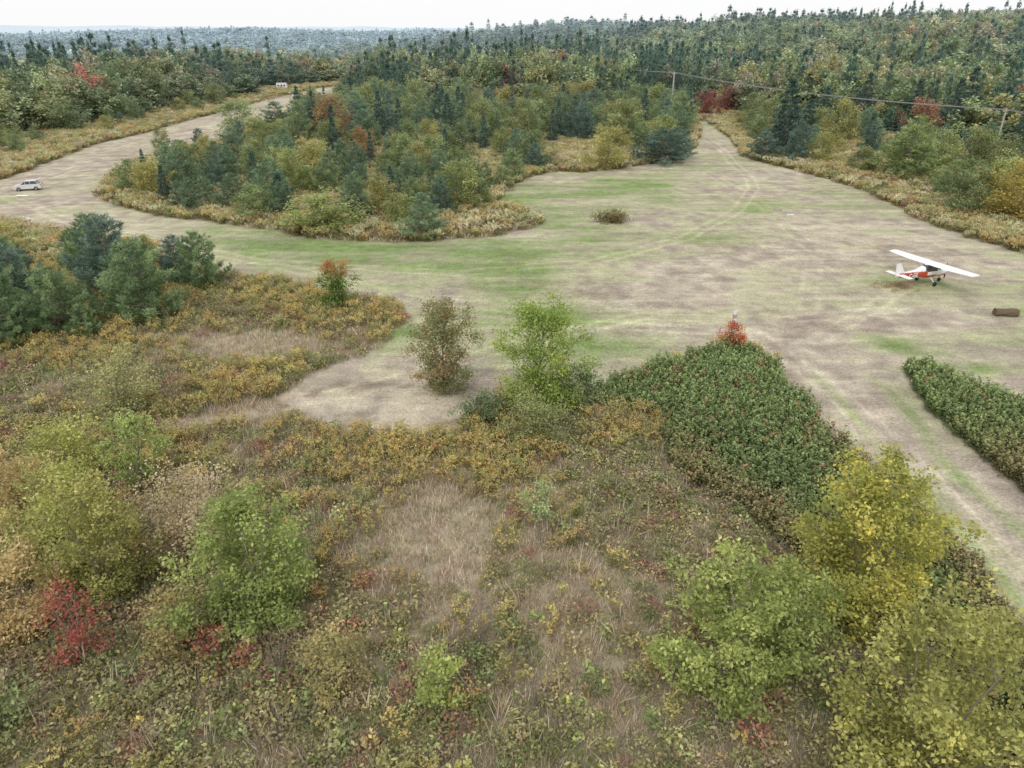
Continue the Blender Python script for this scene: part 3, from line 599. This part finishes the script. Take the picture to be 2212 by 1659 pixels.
# hatchback car with raised tailgate
CAR=empty('parked_car',(-80,123.6,float(H(-80,123.6))),math.atan2(-.32,-.95))
prism('body',[(2.0,.32),(2.08,.5),(2.05,.72),(1.9,.84),(1.05,.98),(.85,1.0),(-1.85,1.05),(-1.98,.9),(-2.02,.5),(-1.95,.32)],-.86,.86,SILV,CAR,(.8,.12))
prism('greenhouse',[(.95,1.0),(.25,1.46),(-1.3,1.48),(-1.8,1.06)],-.76,.76,GLASS,CAR,(1.0,.3))
prism('roof',[(.30,1.46),(.22,1.52),(-1.3,1.54),(-1.42,1.49)],-.68,.68,SILV,CAR)
for s in (-1,1):
    for xx in (.95,.25,-.55,-1.3):
        x1={.95:.28,.25:.2,-.55:-.5,-1.3:-1.3}[xx];x0={.95:.95,.25:.25,-.55:-.55,-1.3:-1.72}[xx]
        cylm('pillar',(x0,.79*s,1.0),(x1,.68*s,1.48),.035,.035,SILV,CAR,6)
    for xx in (1.25,-1.25):
        cylm('wheel',(xx,.68*s,.32),(xx,.89*s,.32),.32,.32,RUB,CAR,18);cylm('hub',(xx,.88*s,.32),(xx,.90*s,.32),.19,.19,METAL,CAR,12)
    boxm('headlight',1.93,2.05,.45*s-.16,.45*s+.16,.66,.78,WHITE,CAR);boxm('tail_light',-2.02,-1.9,.7*s-.1,.7*s+.1,.75,1.0,RED,CAR)
prism('tailgate',[(-1.38,1.50),(-2.25,2.0),(-2.27,2.08),(-1.36,1.58)],-.68,.68,WHITE,CAR)
boxm('grille',2.03,2.09,-.35,.35,.45,.62,GLASS,CAR)

# trailer at far end of the runway
TRL=empty('camper_trailer',(-101,347,float(H(-101,347))),.15)
prism('body',[(-2.2,.5),(2.2,.5),(2.4,1.2),(2.1,2.7),(-2.1,2.75),(-2.3,1.4)],-1.1,1.1,WHITE,TRL)
for xx in (-1.3,0,1.2): boxm('window',xx-.35,xx+.35,-1.13,-1.104,1.4,2.0,GLASS,TRL)
for s in (-1,1): cylm('wheel',(0,s*.9,.32),(0,s*1.12,.32),.32,.32,RUB,TRL)
cylm('drawbar',(2.2,0,.55),(3.3,0,.5),.05,.05,METAL,TRL,6)

# utility poles and wires
def pole(x,y,h,rz,r=.2):
    z=float(H(x,y));o=empty('utility_pole',(x,y,z),rz)
    cylm('shaft',(0,0,-.2),(0,0,h),r,r*.75,WOOD,o);boxm('crossarm',-.07,.07,-1.0,1.0,h-.55,h-.42,WOOD,o)
    for yy in (-.9,0,.9): cylm('insulator',(0,yy,h-.42 if yy else h),(0,yy,h-.2 if yy else h+.22),.05,.035,METAL,o,8)
    return z+h
t1=pole(48.5,238,12.5,-1,.26);t2=pole(100,158,9.5,-1);t3=pole(79,307,14,-1);t4=pole(138,100,8.5,-1)
def wires(a,b,sag):
    out=[]
    for off in (-.9,0,.9):
        t=np.linspace(0,1,18);p=np.array(a)+(np.array(b)-np.array(a))*t[:,None];p[:,2]-=sag*4*t*(1-t);p[:,0]+=off*.87;p[:,1]+=off*.5
        out.append(tube(p,np.full(18,.035),4))
    return np.concatenate(out)
W=np.concatenate([wires((48.5,238,t1-.2),(100,158,t2-.2),1.3),wires((100,158,t2-.2),(138,100,t4-.2),1.2),wires((48.5,238,t1-.2),(25,290,t1+1),.7)])
me=quadmesh('power_line',[(W,np.full(len(W),.5),0)]);me.materials.clear();me.materials.append(CABLE);obj('power_line',me)

# hollow log
LG=empty('hollow_log',(45.8,64.2,float(H(45.8,64.2))),-.1)
k=20;v=[];f=[]
for (xx,r) in ((-1.0,.30),(-1.02,.38),(-.3,.36),(.4,.39),(1.02,.37),(1.0,.28),(.3,.26)):
    for j in range(k):
        a=2*math.pi*j/k;rr=r*(1+.09*math.sin(5*a+xx*3));v.append((xx,rr*math.cos(a),.30+rr*math.sin(a)))
for i in range(6):
    for j in range(k): f.append((i*k+j,i*k+(j+1)%k,(i+1)*k+(j+1)%k,(i+1)*k+j))
f.append(tuple(range(6*k,7*k)));f.append(tuple(range(k-1,-1,-1)))
pmesh('shell',v,f,STRAW,LG)

# windsock
WS=empty('windsock',(18.4,57.4,0));cylm('mast',(0,0,0),(0,0,3.0),.035,.025,METAL,WS,8)
PK=mat('faded_fabric',(.62,.42,.38),.8)
v=[];f=[];k=12
for i,(z,r,dx) in enumerate(((3.0,.2,.14),(2.7,.19,.12),(2.35,.14,.14),(2.0,.12,.12),(1.75,.13,.15))):
    for j in range(k):
        a=2*math.pi*j/k;rr=r*(1+.25*math.sin(3*a+i));v.append((dx+rr*math.cos(a),rr*math.sin(a),z))
for i in range(4):
    for j in range(k): f.append((i*k+j,i*k+(j+1)%k,(i+1)*k+(j+1)%k,(i+1)*k+j))
so=pmesh('sock',v,f,[WHITE,PK],WS);so.data.polygons.foreach_set('material_index',[(p//k)%2 for p in range(4*k)])

MK=empty('marker_barrel',(-66,100,float(H(-66,100))))
for i in range(4): cylm('band',(0,0,i*.2),(0,0,i*.2+.2),.28,.28,RED if i%2==0 else WHITE,MK,16)
boxm('ground_sheet',-79.2,-77.2,118.2,119.2,float(H(-78,119))+.05,float(H(-78,119))+.09,WHITE)
boxm('fallen_board',39.3,40.3,104.9,105.2,float(H(39.8,105))+.02,float(H(39.8,105))+.1,WHITE)
v=[];f=[]
for i in range(6):
    for j in range(10):
        a=6.283*j/10;b=math.pi/2*i/5;r=.6*math.cos(b)*(1+.12*math.sin(j*2.3+i));v.append((38.9+r*math.cos(a),108+r*.8*math.sin(a),float(H(38.9,108))-.05+.5*math.sin(b)))
for i in range(5):
    for j in range(10): f.append((i*10+j,i*10+(j+1)%10,(i+1)*10+(j+1)%10,(i+1)*10+j))
pmesh('boulder',v,f,STONE,None,True)

# ------------------------------------------------------------ light, sky, camera
el,rot=math.radians(52),math.radians(200)
w=bpy.data.worlds.new('World');scene.world=w;w.use_nodes=True;nt=w.node_tree
bg=nt.nodes['Background'];sky=nt.nodes.new('ShaderNodeTexSky');sky.sky_type='NISHITA';sky.sun_disc=False;sky.sun_elevation=el;sky.sun_rotation=rot
sky.dust_density=3
hs=nt.nodes.new('ShaderNodeVectorMath');hs.operation='SCALE';hs.inputs['Scale'].default_value=.08;nt.links.new(sky.outputs[0],hs.inputs[0])
mx=nt.nodes.new('ShaderNodeMix');mx.data_type='RGBA';mx.inputs[0].default_value=.82;mx.inputs[7].default_value=(1.17,1.17,1.18,1)
nt.links.new(hs.outputs[0],mx.inputs[6]);nt.links.new(mx.outputs[2],bg.inputs['Color']);bg.inputs['Strength'].default_value=1.0
sd=bpy.data.lights.new('sun','SUN');sd.energy=1.4;sd.angle=math.radians(15);sd.color=(1,.96,.9)
so=bpy.data.objects.new('sun',sd);COL.objects.link(so)
az=rot;dirv=Vector((math.sin(az)*math.cos(el),math.cos(az)*math.cos(el),math.sin(el)))
so.rotation_euler=dirv.to_track_quat('Z','Y').to_euler()
cam=bpy.data.cameras.new('camera');cam.sensor_width=36;cam.lens=1587/2212*36;cam.clip_end=40000;cam.clip_start=.5
co=bpy.data.objects.new('camera',cam);COL.objects.link(co);co.location=(0,0,24);co.rotation_euler=(math.radians(90-25.8),0,0);scene.camera=co
scene.view_settings.view_transform='Standard';scene.view_settings.look='None';scene.view_settings.exposure=0
